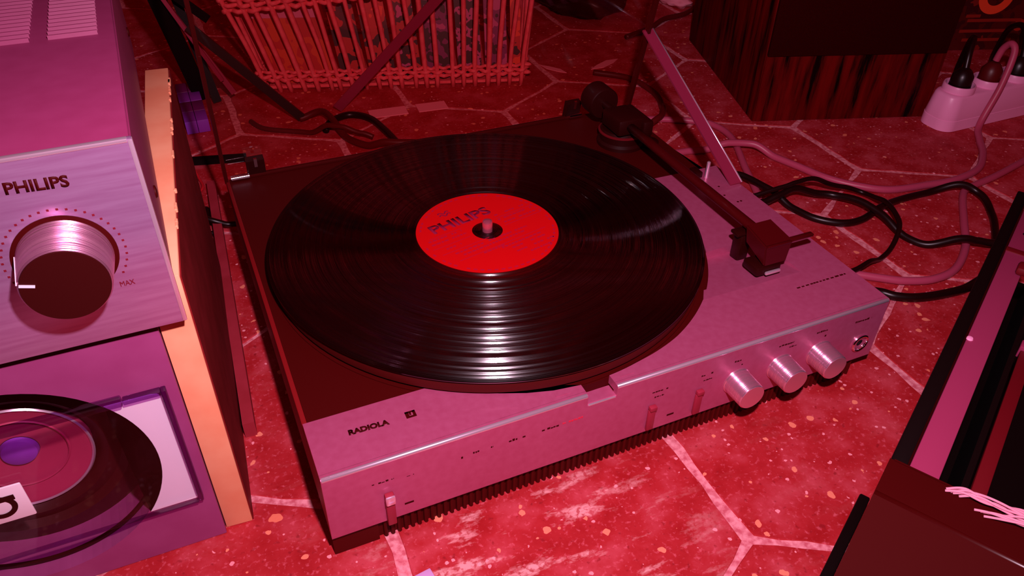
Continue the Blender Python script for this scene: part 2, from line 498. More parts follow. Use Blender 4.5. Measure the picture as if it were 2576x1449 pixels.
# ------------------------------------------------------------------ the floor: hexagonal tiles in pale mortar
bm = bmesh.new(); bm_box(bm, -900, 1500, -900, 1500, -12, -0.7)
floor = emit('floor', bm, MORTAR); floor['kind'] = 'structure'
variants = []
rng = random.Random(3)
for k in range(8):
    poly = hexa(0, 0, 90.6, 50.4, 52.0, jit=1.5, rng=rng)
    b2 = bmesh.new()
    top = [b2.verts.new((x * .9935, y * .9935, 0)) for x, y in poly]
    mid = [b2.verts.new((x, y, -0.7)) for x, y in poly]
    bot = [b2.verts.new((x, y, -6)) for x, y in poly]
    b2.faces.new(top)
    N = len(poly)
    for i in range(N):
        b2.faces.new((mid[i], mid[(i + 1) % N], top[(i + 1) % N], top[i]))
        b2.faces.new((bot[i], bot[(i + 1) % N], mid[(i + 1) % N], mid[i]))
    bmesh.ops.recalc_face_normals(b2, faces=b2.faces)
    for v in b2.verts: v.co *= MM
    me = bpy.data.meshes.new('tile'); b2.to_mesh(me); b2.free(); me.materials.append(TILE)
    variants.append(me)
for row in range(-4, 7):
    for colm in range(-3, 7):
        cx = 343 + 187 * colm + (93.5 if row % 2 else 0)
        cy = 121 + 155 * (row - 0)
        # row 0 is centred on y = 121 with verticals at 436.5 + 187 k
        if cx > 1050 or cx < -520 or cy > 1050 or cy < -560: continue
        o = bpy.data.objects.new('tile', variants[rng.randrange(8)])
        COL.objects.link(o); o.parent = floor
        o.location = Vector((cx, cy, rng.uniform(-0.25, 0.0))) * MM - WLOC['floor']
wall = box('wall_back', -900, 1500, 1500, 1520, -12, 1800, WALLM); wall['kind'] = 'structure'

# ------------------------------------------------------------------ turntable
T = thing('turntable', 'silver and dark brown turntable with three front knobs and open smoked lid', 'turntable', (32, 5, 0))
FX0, FX1, FY, BY = -157.0, 221.5, -159.6, 165.0
PZ = 67.6
RTAB = [(-125.5, 144.8), (-115, 146), (-104, 148.4), (-95, 150.2), (-85, 150.4), (-76, 150.6), (-63, 153), (-43, 154.6), (-35, 155), (13.2, 157)]
def rad(a):
    for (a0, r0), (a1, r1) in zip(RTAB, RTAB[1:]):
        if a0 <= a <= a1: return r0 + (r1 - r0) * (a - a0) / (a1 - a0)
    return RTAB[0][1] if a < RTAB[0][0] else RTAB[-1][1]
def arcpt(a): r = rad(a); return (r * math.cos(math.radians(a)), r * math.sin(math.radians(a)))
def arc_between(a0, a1, n):
    return [arcpt(a0 + (a1 - a0) * i / n) for i in range(n + 1)]
body = prism('body', [(FX0, FY + 4), (FX1 - 1, FY + 4), (FX1 - 1, 34), (206.5, 34), (206.5, BY), (FX0, BY)], 19, 59, SIDE, T)
# dark deck: everything left of and behind the aluminium
deck = [(FX0 + 2.6, -117.6)] + arc_between(-125.5, 13.2, 60) + [(155, 35.5), (206.5, 35.5), (206.5, BY), (FX0 + 2.6, BY)]
prism('deck', deck, 59.02, 66.2, DECK, T)
box('side_rim', FX0 - 0.4, FX0 + 2.5, -118, BY, 59.02, 66.9, SIDE, T, bev=0.5)
lathe('deck_ring', [(146.4, 0), (149.6, 0), (149.6, 0.8), (146.4, 0.8)], (0, 0, 66.2), DECK, T, n=128, closed=True)
box('rear_rim', FX0 + 8, 150, BY - 4, BY - 0.5, 66.2, 69.2, CHASS, T, bev=0.8)
# ribbed foot plinth
box('plinth', -156.0, 213.5, -154.2, 150, 0.3, 19, BASE, T)
box('plinth_end', -156.6, -131, -156.4, -154.3, 0.3, 18.7, BASE, T)
rb = bmesh.new(); bm_prism(rb, [(-1.4, 2.0), (-1.0, 0.5), (0, 0), (1.0, 0.5), (1.4, 2.0)], 0.3, 18.7)
rib0 = emit('rib', rb, BASE, T)
loc0 = Vector((0, 1.0, 0.3)) * MM
nr = 86
for i in range(nr):
    r = rib0 if i == 0 else rib0.copy()
    if i: COL.objects.link(r); r.parent = T
    r.location = Vector((-128.6 + i * (342.0 / nr) + 1.8, -156.4 + 1.0, 0.3)) * MM - WLOC[T.name]
# aluminium top: left tongue, right field with a finger pocket, step to the front
bm = bmesh.new()
left = [(FX0, -156.0), (-4.5, -156.0)] + [arcpt(a) for a in (-91.7, -98, -104, -110, -116, -121, -125.5)] + [(FX0, -118)]
bm_prism(bm, left, 61.5, PZ)
ang = lambda y: -math.degrees(math.asin(-y / 154.5)) if y < 0 else math.degrees(math.asin(y / 157))
a112, a67 = -46.5, -25.7
bm_prism(bm, [(14.5, -156.0), (FX1, -156.0), (FX1, -112), (187, -112)] + arc_between(a112, -84.5, 24), 61.5, PZ)
bm_prism(bm, [(187, -112), (FX1, -112), (FX1, -67.2), (187, -67.2)], 61.5, PZ)
bm_prism(bm, [(187, -67.2), (FX1, -67.2), (FX1, 34.5)] + arc_between(13.2, a67, 22), 61.5, PZ)
emit('top_plate', bm, ALU, T)
# finger pocket: ramp down to a back wall under the headshell
bm = bmesh.new()
pa = arcpt(a112); pb = arcpt(a67)
v = [bm.verts.new(q) for q in ((pa[0] + .3, -111.9, 59.1), (186.9, -111.9, 59.1), (186.9, -67.3, 59.1), (pb[0] + .3, -67.3, 59.1),
                               (pa[0] + .3, -111.9, PZ - .1), (186.9, -111.9, PZ - .1), (186.9, -67.3, 61.6), (pb[0] + .3, -67.3, 61.6))]
for f in ((0, 1, 2, 3), (4, 5, 6), (4, 6, 7), (0, 1, 5, 4), (1, 2, 6, 5), (2, 3, 7, 6), (3, 0, 4, 7)): bm.faces.new([v[i] for i in f])
emit('finger_pocket', bm, ALU, T)
# front panel with a rounded upper fold, cut down to a step at the speed window
def fprof(zt, r):
    q = [(FY, 18.8), (FY, zt - r)]
    for k in range(1, 7):
        a = math.pi - k * math.pi / 12
        q.append((FY + r + r * math.cos(a), zt - r + r * math.sin(a)))
    return q + [(-155.8, zt), (-155.8, 18.8)]
bm = bmesh.new()
bm_prism(bm, fprof(PZ, 1.6), FX0, -4.5, 'yz'); bm_prism(bm, fprof(PZ, 1.6), 14.5, FX1, 'yz'); bm_prism(bm, fprof(60.0, 1.6), -4.5, 14.5, 'yz')
fp = emit('front_panel', bm, ALUF, T, smooth=True)
for fx, fl_ in ((FX0 + .3, 152.0), (14.7, 206.4)): lathe('polished_fold', [(1.45, 0), (1.6, .2), (1.6, fl_ - .2), (1.45, fl_)], (fx, -158.05, 66.05), EDGE, fp, axis='x', n=24)
box('speed_window_floor', -4.5, 14.5, -155.8, -150.2, 59.05, 60.0, ALU, T)
box('window_lip', -4.0, 14.0, -159.9, -158.6, 58.6, 59.9, EDGE, T, bev=0.5)
for x0 in (-22, 20): box('raised_dash', x0, x0 + 9, -153.4, -152.4, PZ - .1, PZ + .25, ALU, T)  # raised dashes either side of the speed window
# knobs, jack, levers on the front
for x, z in ((104, 38.2), (138, 38.2), (170, 38.6)):
    k = lathe('control_knob', [(10.0, 0), (10.0, 1.0), (9.6, 1.4), (9.3, 15.6), (8.9, 16.2), (8.7, 16.3)], (x, FY, z), KNOB, T, axis='y', n=48)
    lathe('knob_face', [(8.6, 0), (8.6, 0.3), (0.3, 0.35)], (x, FY - 16.3, z), KNOBF, k, axis='y', n=48)
j = lathe('headphone_jack', [(7.0, 0), (7.0, 1.2), (6.2, 1.8), (5.2, 1.6), (4.8, 0.3), (4.8, 0)], (207, FY, 34.5), CHROME, T, axis='y', n=40, closed=True)
lathe('socket_sleeve', [(4.7, 0), (4.7, 0.4), (2.6, 0.5), (2.6, 0.1)], (207, FY, 34.5), ALUF, j, axis='y', n=32, closed=True)
lathe('socket_hole', [(2.5, 0), (2.5, 0.2), (0.2, 0.25)], (207, FY, 34.5), BLACK, j, axis='y', n=24)
sl = box('power_slider', -126.4, -121.4, FY - 3.2, FY, 17.5, 42.5, LEVER, T, bev=0.7)
box('slider_button', -126.6, -121.2, FY - 5.0, FY - 3.3, 36.5, 43.0, EDGE, sl, bev=0.8)
for x in (41.0, 75.2):
    lv = box('selector_lever', x - 2.4, x + 2.4, FY - 2.4, FY, 21.5, 38.5, LEVER, T, bev=0.6)
    box('lever_tip', x - 2.4, x + 2.4, FY - 3.4, FY - 0.1, 38.7, 42.0, LEVER, lv, bev=0.6)
# screen printing: words on the plate, small legends too worn to read on the front
text('maker_lettering', 'RADIOLA', 22.2, 3.9, (-136.0, -135.8, PZ), (1, -.03, 0), (.03, 1, 0), INK, T, bold=0.055)
bm = bmesh.new()
for q in ((-104.2, -102.2, -136.2, -131.6), (-102.3, -98.4, -136.2, -134.9), (-100.0, -98.4, -135.0, -131.6), (-104.2, -98.4, -132.6, -131.4), (-102.0, -100.9, -134.3, -132.2)):
    bm_box(bm, q[0], q[1], q[2], q[3], PZ, PZ + .2)
emit('maker_emblem', bm, INK, T)
bm = bmesh.new()
rg = random.Random(11)
def legend(x, z, w, h=1.7, gap=.28):
    q = x
    while q < x + w:
        l = rg.uniform(.7, 1.9)
        if rg.random() > gap: bm_box(bm, q, min(q + l, x + w), FY - .12, FY + .02, z + rg.uniform(0, .3), z + h - rg.uniform(0, .7))
        q += l + rg.uniform(.25, .6)
for a in ((-132, 51.4, 12, 1.2, .3), (-113, 49.6, 4, 1, .4), (-90.0, 49.5, 10, 1.8, .6), (-75, 50.6, 12, 1.6, .5), (-57, 50.4, 14, 1.8, .35), (-36, 50.2, 14, 1.7, .5),
          (40, 51.5, 11, 1.5, .2), (40, 47, 9, 1.2, .3), (75, 52, 9, 1.4, .2), (76, 47.5, 8, 1.2, .3), (99, 55, 5, 1.6, .1), (105, 51, 1.0, 1.4, 0), (133, 56, 12, 1.5, .15), (142, 52.5, 6, 1.3, .2),
          (163, 57, 9, 1.6, .1), (171, 52, 1.2, 1.6, 0), (196, 55, 14, 1.7, .1), (147, 25, 3, 1.2, .2)): legend(*a)
for x, z, w in ((-115.6, 27.2, 5.2), (54, 26.5, 5)): bm_box(bm, x, x + w, FY - .15, FY + .02, z, z + 1.3)
emit('printed_legends', bm, INK, T, kind='stuff')
bm = bmesh.new(); legend(-20, 50.5, 13, 1.7, .1); emit('red_legend', bm, REDINK, T)
bm = bmesh.new()
q = 172.0
while q < 213:
    l = rg.uniform(1.2, 3.2); bm_box(bm, q, q + l, -126.6, -125.2 - rg.uniform(0, .4), PZ - .02, PZ + .12); q += l + rg.uniform(.4, 1.6)
emit('plate_legend', bm, INK, T)
# platter
pl = lathe('platter', [(20, 0), (139, 0), (139.5, 1.7), (147.4, 2.1), (148.6, 3), (148.6, 9.2), (147.8, 10.4), (20, 10.4)], (0, 0, 66.9), RIM, T, n=128)
lathe('spindle', [(3.6, 0), (3.6, 9.4), (3.2, 10.6), (1.6, 11.4)], (0, 0, 77.4), STEEL, pl, n=32)
# tonearm and its fittings
lathe('arm_pillar', [(21, 0), (21, 3), (19, 5), (19, 13), (17.5, 14.5), (8, 15)], (170, 104, 66.2), SATIN, T, n=48)
lathe('arm_collar', [(19.6, 0), (20.6, 0.6), (20.6, 1.6), (19.6, 2.2)], (170, 104, 77), CHRAIL2, T, n=48)
AZ = 91.0
arm = bmesh.new()
bm_tube(arm, [Vector((164.5, 84, AZ)), Vector((164.3, 40, AZ)), Vector((164, 0, AZ)), Vector((164, -62, AZ)), Vector((163.8, -80, AZ + .2)), Vector((163.6, -92, AZ - .5))], 4.2, 12, 0.8)
arm = emit('tonearm', arm, ARM, T, smooth='all')
box('arm_gimbal', 153, 177, 82, 112, 83.5, 98, SATIN, arm, bev=2.5)
box('arm_bracket', 176, 186, 80, 118, 80, 94, SATIN, arm, bev=2)
bm = bmesh.new(); bm_lathe(bm, [(3.2, 0), (3.2, 14), (13, 14.4), (14, 15.6), (14, 33), (12.6, 34.6), (4, 35)], (164, 112, 93), 'y', 40)
for v_ in bm.verts: v_.co.y = 224 - v_.co.y
emit('counterweight', bm, SATIN, arm, smooth=True)
lathe('antiskate_dial', [(8.5, 0), (8.5, 3.5), (7.6, 4.2), (1, 4.4)], (190, 90, 66.3), SATIN, T, n=32)
bm = bmesh.new()
hs = [(154.5, -84, 97.5), (175.5, -84, 97.5), (178.5, -106, 92.5), (155.5, -106, 92.5), (156, -86, 84), (174, -86, 84), (176, -107, 76), (157, -107, 76)]
v = [bm.verts.new(q) for q in hs]
for f in ((0, 1, 2, 3), (4, 7, 6, 5), (0, 4, 5, 1), (1, 5, 6, 2), (2, 6, 7, 3), (3, 7, 4, 0)): bm.faces.new([v[i] for i in f])
bmesh.ops.bevel(bm, geom=list(bm.edges), offset=1.0, segments=2, affect='EDGES')
hd = emit('headshell', bm, ARM, arm, smooth=True)
box('headshell_edge', 157, 177, -107.0, -105.4, 91.0, 92.6, ARM, hd, bev=0.4)
box('finger_lift', 176.5, 198, -104.5, -100.5, 89.0, 91.4, ARM, hd, bev=0.8)
box('cartridge', 151.5, 172, -108, -92, 69.5, 76.2, SATIN, hd, bev=1.8)
box('stylus_guard', 157.5, 170, -110.4, -108.2, 71.0, 73.4, EDGE, hd, bev=0.8)
rest = box('arm_rest', 158, 167, -80, -71, 61.5, 84, SATIN, T, bev=1.4)
box('rest_hook', 153.5, 168.5, -80.5, -72, 84.2, 86.8, SATIN, rest, bev=0.8)
lathe('lift_pin', [(1.5, 0), (1.5, 14), (0.9, 14.6)], (202, 21, PZ), EDGE, T, n=20)
box('lift_block', 193, 199, 22, 33, PZ, PZ + 5, SATIN, T, bev=0.8)
# screw heads on the plate near the arm
for x, y in ((203, 5), (199, -8), (203, -20), (206, -20)): lathe('plate_pit', [(0.9, 0), (0.9, 0.15), (.2, .2)], (x, y, PZ), INK, T, n=12)
# lid: sheet hinged at the back, leaning forward, held by a stay
TH = math.radians(-13); ld = Vector((0, math.sin(TH), math.cos(TH))); ln = Vector((0, -math.cos(TH), math.sin(TH)))
H0 = Vector((0, 171, 67.5)); LL = 322.0
def lidp(x, l, d): q = H0 + ld * l + ln * d; return Vector((x, q.y, q.z))
def lid_box(name, x0, x1, l0, l1, d0, d1, m, parent):
    bm = bmesh.new(); v = [bm.verts.new(lidp(x, l, d)) for x in (x0, x1) for l in (l0, l1) for d in (d0, d1)]
    for f in ((0, 1, 3, 2), (4, 6, 7, 5), (0, 4, 5, 1), (2, 3, 7, 6), (0, 2, 6, 4), (1, 5, 7, 3)): bm.faces.new([v[i] for i in f])
    return emit(name, bm, m, parent)
lid = lid_box('lid', -155.3, 214.4, 0.5, LL, 0, 2.6, LID, T)
lid_box('lid_skirt', -158.2, -155.4, 0.5, LL, 0, 11, LIDEDGE, lid)
lid_box('lid_skirt', 214.5, 217.0, 0.5, LL, 0, 6, LIDEDGE, lid)
lid_box('lid_front_skirt', -155.3, 214.4, LL + .1, LL + 2.7, 0, 30, LID, lid)
for x in (-132.5, 152):
    hg = lid_box('hinge', x - 7, x + 7, -4, 17, 2.7, 9, SATIN, T)
    lid_box('hinge_pin', x - 1.2, x + 1.2, 12, 20, 9.05, 10.8, CHROME, hg)
bm = bmesh.new(); bm_lathe(bm, [(2.2, 0), (2.2, 14)], (-153, 160, 69.3), 'x', 16); emit('hinge_spring', bm, CHROME, T, smooth=True)
bm = bmesh.new(); bm_lathe(bm, [(2.2, 0), (2.2, 12)], (148, 160, 69.3), 'x', 16); emit('hinge_spring', bm, CHROME, T, smooth=True)
st = bar('lid_stay', (217.5, 2, 68.4), (217.0, 153, 143.0), 10.5, 1.6, (1, 0, 0), STAY, T)
tube('stay_bright_edge', [(223.0, 2, 69.0), (222.5, 153, 143.6)], 0.8, EDGE, st, sub=1)

# ------------------------------------------------------------------ record on the platter
rec = lathe('vinyl_record', [(3.7, 0), (148.5, 0), (150.5, .7), (150.5, 1.2), (148.8, 1.9), (146.5, 1.7), (60, 1.7), (51, 1.9), (3.7, 1.9)], (0, 0, 78.2), VINYL, None, n=192, closed=True, local_origin=(0, 0, 78.2))
tag(rec, 'black vinyl record with red paper label lying on the turntable platter', 'record')
lb = lathe('record_label', [(10.8, 0), (50, 0), (50, .12), (10.8, .12)], (0, 0, 80.1), LABEL, rec, n=128, closed=True)
ca, sa = math.cos(math.radians(12.6)), math.sin(math.radians(12.6))
def L2(u, w): return (u * ca - w * sa, u * sa + w * ca, 80.24)
text('label_maker_lettering', 'PHILIPS', 49, 10.5, L2(-33.0, 16.5), (ca, sa, 0), (-sa, ca, 0), LABINK, lb, bold=0.03, depth=.06)
def wave(w0, u0=-13.0):
    return [Vector(L2(u0 + t * 1.0, w0 + 1.3 * math.sin(t * 1.05)))for t in range(0, 10)]
bm = bmesh.new()
for w0 in (33.5, 36.5): bm_tube(bm, wave(w0, -18), .55, 6, .2)
emit('label_emblem', bm, LABINK, lb)
bm = bmesh.new(); rg = random.Random(5)
def lrow(u0, u1, w0, h=1.6, gap=.2):
    q = u0
    while q < u1:
        l = rg.uniform(1.2, 3.2)
        if rg.random() > gap:
            A = [L2(q, w0), L2(min(q + l, u1), w0), L2(min(q + l, u1), w0 + h), L2(q, w0 + h)]
            a = [bm.verts.new(x) for x in A]; b = [bm.verts.new((x[0], x[1], x[2] + .05)) for x in A]
            bm.faces.new(a); bm.faces.new(b)
            for i in range(4): bm.faces.new((a[i], a[(i + 1) % 4], b[(i + 1) % 4], b[i]))
        q += l + rg.uniform(.5, 1.0)
for r_ in ((-42, -15, 9.5), (-42, -14, 5.0), (15, 41, 12), (14, 44, 6), (16, 44, 1), (-36, -24, -4), (-34, 26, -12), (-30, 22, -16), (-4, 32, -24), (-2, 30, -28), (2, 34, -33), (10, 30, -38), (-20, 0, -22)):
    lrow(*r_)
emit('label_text_rows', bm, LABINK2, lb)
bm = bmesh.new()
for w0, u0, u1 in ((12.4, -40, -14), (0.5, -44, -14), (-8, -42, -4), (9, 14, 46), (-2, 14, 46), (-20, -36, 36)):
    bm_box(bm, -1, 0, -1, 0, 0, .04)
    vs = list(bm.verts)[-8:]
    for v in vs:
        u = u0 if v.co.x < -.5 else u1; w = w0 if v.co.y < -.5 else w0 + .5; z = v.co.z
        q = L2(u, w); v.co = Vector((q[0], q[1], q[2] + z))
emit('label_rules', bm, LABINK2, lb)
bm = bmesh.new()
for i in range(64):
    a = 2 * math.pi * i / 64
    if rg.random() < .78 and not (-.5 < math.cos(a - 1.2) < 0 and math.sin(a) > 0):
        A = [(46.2 * math.cos(a + d), 46.2 * math.sin(a + d)) for d in (0, .055)] + [(47.5 * math.cos(a + d), 47.5 * math.sin(a + d)) for d in (.055, 0)]
        bm_prism(bm, A, 80.24, 80.29)
emit('label_rim_text', bm, LABINK2, lb)

# ------------------------------------------------------------------ amplifier on top of the left stack
AX0, AX1, AY = -430.0, -196.5, -125.0
A = thing('amplifier', 'silver fronted amplifier with one large volume knob and vented pink cover', 'amplifier', (-310, 0, 177.6))
cov = box('cover', AX0 + 2, -197.5, AY + 3.2, 175, 177.8, 246.0, AMPTOP, A, bev=1.0)
box('side_panel', -197.45, -196.9, AY + 3.4, 174, 178.6, 245.0, AMPTOP, A)
for y, z in ((-72, 196), (150, 196)):
    sc = lathe('side_screw', [(3.0, 0), (2.8, 0.8), (1.2, 1.1)], (-196.9, y, z), INK, A, axis='x', n=20)
for gx0, gx1 in ((-227, -205), (-257, -235), (-287, -265)):
    for k in range(17):
        y = 2.5 + k * 5.9
        prism('vent_rib', [(y - 1.1, 245.9), (y - .5, 247.9), (y + .4, 247.9), (y + 1.8, 245.9)], gx0, gx1, AMPTOP, A, plane='yz')      # raised louvre
fr = box('front_plate', AX0, AX1, AY, AY + 3.0, 159.2, 248.2, AMPFRONT, A, bev=0.3)
box('polished_right_edge', AX1 - 1.5, AX1 + 0.3, AY - 0.35, AY + 2.6, 159.6, 248.0, EDGE, fr, bev=0.25)
box('polished_top_edge', AX0, AX1 - 1.6, AY - 0.3, AY + 2.4, 247.0, 248.5, EDGE, fr, bev=0.2)
KX, KZ = -232.0, 203.4
text('maker_lettering', 'PHILIPS', 21.2, 5.0, (-242.8, AY, 234.3), (1, 0, -.05), (.05, 0, 1), INK, fr, bold=0.03)
text('scale_lettering', 'MAX', 5.6, 2.4, (-217.0, AY, 184.3), (1, 0, 0), (0, 0, 1), AMPSLOT, fr)
bm = bmesh.new()
for i in range(31):
    a = math.radians(-35 + i * 250 / 30)
    x, z = KX + 21.6 * math.cos(a), KZ + 21.6 * math.sin(a)
    bm_box(bm, x - .45, x + .45, AY - .1, AY + .02, z - .45, z + .45)
emit('scale_dots', bm, AMPSLOT, fr)
lathe('knob_well', [(18.9, 0), (18.9, .25), (17.4, .3)], (KX, AY, KZ), INK, fr, axis='y', n=64)
kn = lathe('volume_knob', [(17.0, .4), (17.2, 1.2), (16.0, 19.2), (15.4, 20)], (KX, AY, KZ), AMPKNOB, A, axis='y', n=80)
lathe('knob_cap', [(15.4, 0), (15.2, .5), (.3, .55)], (KX, AY - 20.05, KZ), AMPCAP, kn, axis='y', n=80)
pa_ = math.radians(163)
bar('pointer_line', (KX + 10 * math.cos(pa_), AY - 20.8, KZ + 10 * math.sin(pa_)), (KX + 15.2 * math.cos(pa_), AY - 20.8, KZ + 15.2 * math.sin(pa_)), 1.0, .5, (-math.sin(pa_), 0, math.cos(pa_)), WHITE, kn)
bar('pointer_side_line', (KX + 17.3 * math.cos(pa_), AY - 1.5, KZ + 17.3 * math.sin(pa_)), (KX + 16.0 * math.cos(pa_), AY - 19.8, KZ + 16.0 * math.sin(pa_)), .9, .5, (-math.sin(pa_), 0, math.cos(pa_)), WHITE, kn)

# ------------------------------------------------------------------ lower unit with the round recess
U = thing('speaker_unit', 'mauve cabinet with a recessed round driver behind clear cover, under the amplifier', 'speaker', (-320, 0, 0))
ux0, ux1, uy = -430.0, -209.6, -118.0
RX, RZ, RR = -292.0, 76.0, 63.5
bm = bmesh.new()
nseg = 72
circ = [(RX + RR * math.cos(2 * math.pi * i / nseg), RZ + RR * math.sin(2 * math.pi * i / nseg)) for i in range(nseg)]
rect = []
for i in range(nseg):      # the matching point of each circle point on the panel outline
    a = 2 * math.pi * i / nseg; dx, dz = math.cos(a), math.sin(a)
    t = min(((ux1 - RX) / dx if dx > 1e-6 else 1e9), ((ux0 - RX) / dx if dx < -1e-6 else 1e9), ((152 - RZ) / dz if dz > 1e-6 else 1e9), ((0.3 - RZ) / dz if dz < -1e-6 else 1e9))
    rect.append((RX + dx * t, RZ + dz * t))
for cx_, cz_ in ((ux1, 152), (ux0, 152), (ux0, .3), (ux1, .3)):
    k = min(range(nseg), key=lambda i: (rect[i][0] - cx_) ** 2 + (rect[i][1] - cz_) ** 2); rect[k] = (cx_, cz_)
fo = [bm.verts.new((p[0], uy, p[1])) for p in rect]; fi = [bm.verts.new((p[0], uy, p[1])) for p in circ]
bo = [bm.verts.new((p[0], uy + 14, p[1])) for p in rect]; bi = [bm.verts.new((p[0], uy + 45, p[1])) for p in circ]
for i in range(nseg):
    k = (i + 1) % nseg
    bm.faces.new((fo[i], fo[k], fi[k], fi[i])); bm.faces.new((fi[i], fi[k], bi[k], bi[i])); bm.faces.new((fo[i], fo[k], bo[k], bo[i]))
emit('front_panel', bm, UNIT, U)
box('cabinet_body', ux0, -210.5, -72, 150, .3, 176.5, UNIT, U)
box('cabinet_front_block', ux0, -212, -103.5, -72.5, 140.5, 158, UNIT, U)
# white inlay, clipped by the round opening
inl = [(-217.6, 37.0), (-217.6, 113.5), (-219, 115.6), (-222, 116.4)]
ai0 = math.degrees(math.asin((116.4 - RZ) / (RR + .6))); ai1 = -math.degrees(math.asin((RZ - 37) / (RR + .6)))
inl += [(RX + (RR + .6) * math.cos(math.radians(ai0 + (ai1 - ai0) * i / 20)), RZ + (RR + .6) * math.sin(math.radians(ai0 + (ai1 - ai0) * i / 20))) for i in range(21)]
bm = bmesh.new(); bm_prism(bm, inl, uy - .5, uy - .05, 'xz'); emit('white_inlay', bm, PAPER, U)
dr = lathe('driver_surround', [(33, -2), (36, 3), (40, 6), (46, 4), (50, 7), (55, 5), (62.5, 3), (62.5, -3), (33, -3)], (RX, uy + 30, RZ - 2), SURR, U, axis='y', n=80, closed=True)
lathe('driver_cone', [(33, 1.0), (30, .2), (20, -4), (9, -5.5), (9, -7), (33, -7)], (RX, uy + 27, RZ - 2), CONE, dr, axis='y', n=64, closed=True)
lathe('cone_ring', [(32.4, 0), (33.2, .8), (34.0, 0)], (RX, uy + 25.5, RZ - 2), EDGE, dr, axis='y', n=80, closed=True)
lathe('cone_groove', [(21.6, 0), (22.2, .5), (22.8, 0)], (RX, uy + 28.9, RZ - 2), CONE, dr, axis='y', n=64, closed=True)
lathe('dust_cap', [(8.9, 0), (8, 2.4), (5, 3.6), (1, 4.0)], (RX, uy + 32.2, RZ - 2), VIOLET, dr, axis='y', n=40)
lathe('recess_lip', [(61.0, 0), (62.7, 0), (62.7, 2), (61.0, 2)], (RX, uy + 10, RZ), SURR, U, axis='y', n=96, closed=True)
cv = box('clear_cover', -345, -217.0, uy - 4.6, uy - 2.2, 38.5, 117.5, CLEAR, U)
box('cover_rail', -345, -233.5, uy - 5.6, uy - 2.0, 117.6, 122.8, LILAC, cv, bev=.8)
box('cover_top_edge', -233.4, -216.8, uy - 4.8, uy - 0.5, 117.6, 120.0, LILAC, cv, bev=.5)
box('cover_side_edge', -216.9, -214.4, uy - 4.8, uy - 0.5, 38.0, 120.0, LILAC, cv, bev=.5)
box('cover_bottom_edge', -345, -217.0, uy - 4.8, uy - 2.0, 37.4, 38.4, LILAC, cv, bev=.3)
bm = bmesh.new(); bm_box(bm, -308, -285.6, uy - 6.0, uy - 4.8, 66, 89, .6); tg = emit('square_tag', bm, WHITE, U, smooth=True)
lathe('tag_ring', [(4.6, 0), (7.0, 0), (7.0, .4), (4.6, .4)], (-297.5, uy - 6.05, 77), AMPCAP, tg, axis='y', n=40, closed=True)
bm = bmesh.new(); bm_box(bm, -297.5, -290.2, uy - 6.5, uy - 6.05, 80.5, 83.4); emit('tag_mark', bm, AMPCAP, tg)

# ------------------------------------------------------------------ plywood board standing beside the stack
set_xf(-4.0, -194.2, -115.5)
Bd = thing('plywood_board', 'plywood board on edge under the amplifier side, raw orange edges and brown face', 'board', (-8, 120, 0))
bm = bmesh.new(); bm_box(bm, -15, -0.6, 0, 243, 0.05, 177.2, .5); emit('core', bm, PLY, Bd, smooth=True)
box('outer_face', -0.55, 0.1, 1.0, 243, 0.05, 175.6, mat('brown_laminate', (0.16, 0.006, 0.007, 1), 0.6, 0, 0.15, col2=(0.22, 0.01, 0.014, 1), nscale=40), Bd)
bm = bmesh.new(); rg = random.Random(4)
for k in range(16):
    y = rg.uniform(5, 236); bm_box(bm, -1.2, rg.uniform(.1, .6), y, y + rg.uniform(2, 7), 175.4, 177.5, .4)
emit('edge_splinters', bm, PLY, Bd, kind='stuff')
set_xf(-3.2, -191.0, -60)
pk = box('added_batten', 2.2, 9.5, 10, 330, 0.05, 12, PLYFACE)  # added batten, stands in for a strip of shade at the board foot
tag(pk, 'narrow red-brown batten added for the strip of shade along the plywood board', 'batten')
set_xf()

# ------------------------------------------------------------------ loudspeaker cabinet
set_xf(math.degrees(math.atan2(-.311, .95)), 403, 201)
S = thing('loudspeaker', 'dark wooden loudspeaker box with black cloth grille standing on the tiles', 'loudspeaker', (100, 125, 0))
box('cabinet', 0, 204, 0.3, 250, 0.05, 335, WOODS, S, bev=.8)
box('baffle_strip', 1.0, 203, -1.0, 0.25, 0.6, 74.4, WOODF, S)
box('grille', .6, 200.5, -5.0, .2, 75.6, 330, CLOTH, S, bev=1.5)
set_xf()

# ------------------------------------------------------------------ power strip with plugs
PS = thing('power_strip', 'pale plastic multi-socket power strip lying beside the loudspeaker', 'power strip', (710, 116, 0))
bm = bmesh.new()
def rrect(x0, x1, y0, y1, r, n=8):
    out = []
    for cx_, cy_, a0 in ((x1 - r, y0 + r, -90), (x1 - r, y1 - r, 0), (x0 + r, y1 - r, 90), (x0 + r, y0 + r, 180)):
        for i in range(n + 1):
            a = math.radians(a0 + 90 * i / n); out.append((cx_ + r * math.cos(a), cy_ + r * math.sin(a)))
    return out
rings = []
for z, ins in ((0.1, 0), (12, 0), (12.4, .5), (13, .3), (36, 3.2), (38.5, 4.6), (39.2, 6.2)):
    rings.append([bm.verts.new((p[0], p[1], z)) for p in rrect(581 + ins, 850 - ins, 96 + ins, 136.2 - ins, 15 - ins * .5)])
for a, b in zip(rings, rings[1:]):
    n = len(a)
    for i in range(n): bm.faces.new((a[i], a[(i + 1) % n], b[(i + 1) % n], b[i]))
bm.faces.new(rings[0]); bm.faces.new(rings[-1])
emit('housing', bm, STRIP, PS, smooth=True)
for k, x in enumerate((606, 650, 694, 738, 782)):
    so = lathe('socket', [(14.2, 0), (16.8, 0), (16.6, 6.6), (16.0, 7.6), (14.8, 7.6), (14.2, 6.6)], (x, 116, 39.25), STRIP, PS, n=40, closed=True)
    lathe('socket_floor', [(13.4, 0), (13.4, .4), (.5, .5)], (x, 116, 39.25), BLACK, so, n=32)
